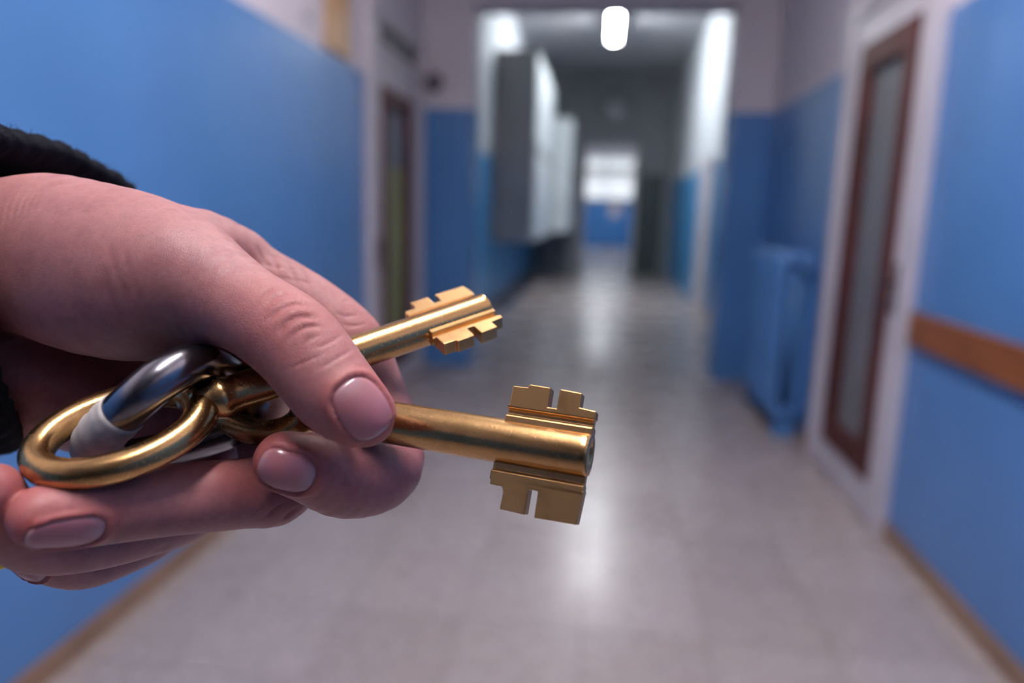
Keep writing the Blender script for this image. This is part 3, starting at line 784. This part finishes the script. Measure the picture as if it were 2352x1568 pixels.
# woolly fibres on the cuff
fv, ff = [], []
for q in range(1500):
    i = rng.integers(3, 14); j = rng.integers(0, n_); b = V[i*n_+j] + rng.normal(0, 0.5, 3)
    d = OUT[j]*rng.uniform(0.4, 1.0) + rng.normal(0, 0.6, 3); d /= np.linalg.norm(d); L = rng.uniform(0.8, 2.4)
    s_ = np.cross(d, rng.normal(0, 1, 3)); s_ /= np.linalg.norm(s_); t_ = np.cross(d, s_)
    m_ = b + d*L*0.5 + s_*rng.normal(0, 0.25); e_ = b + d*L + s_*rng.normal(0, 0.6); w_ = 0.035
    o_ = len(fv)
    for c_ in (b, m_):
        for a_ in range(3): fv.append(c_ + w_*(math.cos(a_*2.094)*s_ + math.sin(a_*2.094)*t_))
    fv.append(e_)
    for a_ in range(3):
        a2 = (a_+1) % 3; ff.append((o_+a_, o_+a2, o_+3+a2, o_+3+a_)); ff.append((o_+3+a_, o_+3+a2, o_+6))
fz = mesh_obj('fuzz', to_world(np.array(fv)), ff, M['knit'], sleeve); fz['kind'] = 'stuff'

# ------------------------------------------------------------------ keys
UPPER = [(-18.4, 7.2), (-18.3, 11.7), (-15.1, 11.8), (-14.8, 12.5), (-10.2, 12.4), (-10.1, 8.3), (-8.3, 8.3), (-8.2, 12.4), (-3.5, 12.2), (-3.5, 9.2), (0.0, 8.9), (0.0, 7.2)]
LOWER = [(-19.5, 7.2), (-19.5, 9.2), (-16.8, 9.3), (-16.4, 10.4), (-16.5, 13.8), (-11.2, 14.0), (-11.2, 8.8), (-9.2, 8.9), (-9.1, 14.2), (-0.4, 14.0), (0.0, 7.2)]
def key(name, end, d, e, scale, shaft_len, bow_r, bow_rod, mat, label, bow_aspect=1.0, bit_len=1.0, low=1.0):
    d = np.array(d, float); d /= np.linalg.norm(d); e = np.array(e, float); e -= d*(e @ d); e /= np.linalg.norm(e); n = np.cross(d, e)
    end = np.array(end, float)
    W = lambda P: to_world(end + scale*(np.outer(P[:, 0], d) + np.outer(P[:, 1], e) + np.outer(P[:, 2], n)))
    root = empty(name, tuple(to_world(end[None])[0])); tag(root, label, 'key', 'brass keys held in the hand')
    R = 4.7; rs = np.random.default_rng(int(bow_r*10))
    # shaft: lathe with a softened end, hollow tip and a swelling at the neck
    prof = [(-1.4, 0.0), (-1.4, 2.0), (-0.1, 2.2), (0.0, 4.2), (-0.4, 4.62), (-1.0, R)] + [(-x, R) for x in np.linspace(2, shaft_len-9, 26)] + [(-shaft_len+7, R*1.02), (-shaft_len+6, R*1.14), (-shaft_len+4.5, R*1.16), (-shaft_len+3.2, R*1.04), (-shaft_len+0.5, R*0.98), (-shaft_len-2, R*0.9)]
    NS = 40; V = []; F = []
    for (x, r_) in prof:
        for k in range(NS):
            a = 2*math.pi*k/NS; V.append((x, r_*math.cos(a), r_*math.sin(a)))
    for i in range(len(prof)-1):
        for k in range(NS): F.append((i*NS+k, i*NS+(k+1) % NS, (i+1)*NS+(k+1) % NS, (i+1)*NS+k))
    F.append(tuple((len(prof)-1)*NS+k for k in range(NS)))
    mesh_obj('shaft', W(np.array(V)), F, mat, root, True)
    # bow: a round rod bent to a ring
    c = -(shaft_len + bow_r); th = np.linspace(0, 2*math.pi, 72, endpoint=False)
    path = np.stack([c + bow_r*np.cos(th), bow_r*bow_aspect*np.sin(th), 0*th], 1)
    rad = bow_rod*(1 + 0.22*np.exp(-(np.minimum(th, 2*math.pi-th)/0.5)**2))
    V, F = tube(path, rad, 28, True)
    mesh_obj('bow', W(V), F, mat, root, True)
    # two bits: grooved root bar plus toothed plate
    for sgn, outl in ((1, UPPER), (-1, LOWER)):
        outl = [(x*bit_len, y if sgn > 0 or y < 7.5 else 7.2 + (y-7.2)*low) for x, y in outl]
        bm = bmesh.new()
        x0 = outl[0][0]
        pr = [(2.0, 2.3), (5.2, 2.3), (5.5, 2.15), (5.8, 0.7), (6.6, 0.7), (7.15, 1.8), (7.7, 1.9)] if sgn > 0 else [(2.0, 1.2), (4.6, 0.9), (5.9, 0.8), (6.3, 1.75), (6.5, 1.9), (8.2, 1.9)]
        loop = [(y, z) for y, z in pr] + [(y, -z) for y, z in pr[::-1]]
        A = [bm.verts.new(W(np.array([[x0-0.3, sgn*y, z]]))[0]) for y, z in loop]; B = [bm.verts.new(W(np.array([[-0.15, sgn*y, z]]))[0]) for y, z in loop]
        m = len(loop)
        for i in range(m): bm.faces.new((A[i], A[(i+1) % m], B[(i+1) % m], B[i]))
        bm.faces.new(A); bm.faces.new(B[::-1])
        T = [bm.verts.new(W(np.array([[x, sgn*y, 1.9]]))[0]) for x, y in outl]; U = [bm.verts.new(W(np.array([[x, sgn*y, -1.9]]))[0]) for x, y in outl]
        m = len(outl)
        for i in range(m): bm.faces.new((T[i], T[(i+1) % m], U[(i+1) % m], U[i]))
        bm.faces.new(T); bm.faces.new(U[::-1])
        from_bm('bit', bm, M['brass_bit'], root, bevel=0.00022, seg=2)
    return root
dA = (0.945, 0.118, -0.28); eA = (0.150, -0.97, 0.20)
key('key', cs(1357, 1046, 148), dA, eA, 1.0, 66.0, 12.0, 3.1, M['brassA'], 'brass double-bit key in front, its wide toothed bits facing the viewer', 0.6)
dB = (0.83, -0.304, 0.458); eB = (0.56, 0.47, -0.68)
pB = cs(890, 785, 175); dBn = np.array(dB)/np.linalg.norm(dB)
key('key', pB + dBn*28.0, dB, eB, 0.88, 81.5, 17.5, 3.55, M['brassB'], 'brass key behind the thumb with a large round bow in the palm', 0.71, 1.13, 0.78)

# steel ring with its wrap of white tape
RING = np.array([cs(224, 1010, 150), cs(295, 935, 145), cs(380, 864, 147), cs(455, 836, 155), cs(530, 868, 170), cs(578, 918, 175), cs(545, 975, 177), cs(430, 1022, 174), cs(310, 1050, 168), cs(238, 1050, 159)])
RP = catmull(RING, 12, True)
ring = empty('key_ring', tuple(to_world(cs(400, 900, 160)[None])[0])); tag(ring, 'thick dark steel ring linking the keys, partly wrapped in white tape', 'key ring')
V, F = tube(RP, 4.4, 28, True); mesh_obj('ring_body', to_world(V), F, M['steel'], ring, True)
V, F = tube(np.concatenate([RP[108:], RP[:11]]), [4.75 + 0.12*math.sin(i*1.7) for i in range(23)], 28); mesh_obj('tape', to_world(V), F, M['tape'], ring, True)

# yellow cord peeking out under the little finger
YP = catmull(np.array([cs(18, 1284, 166), cs(2, 1296, 168), cs(-60, 1300, 172), cs(-110, 1270, 178), cs(-90, 1225, 182), cs(-30, 1245, 178), cs(8, 1272, 170)]), 8, True)
V, F = tube(YP, 1.1, 12, True); tag(mesh_obj('cord_loop', to_world(V), F, M['yellow'], None, True), 'small yellow cord loop peeking out below the little finger', 'cord')
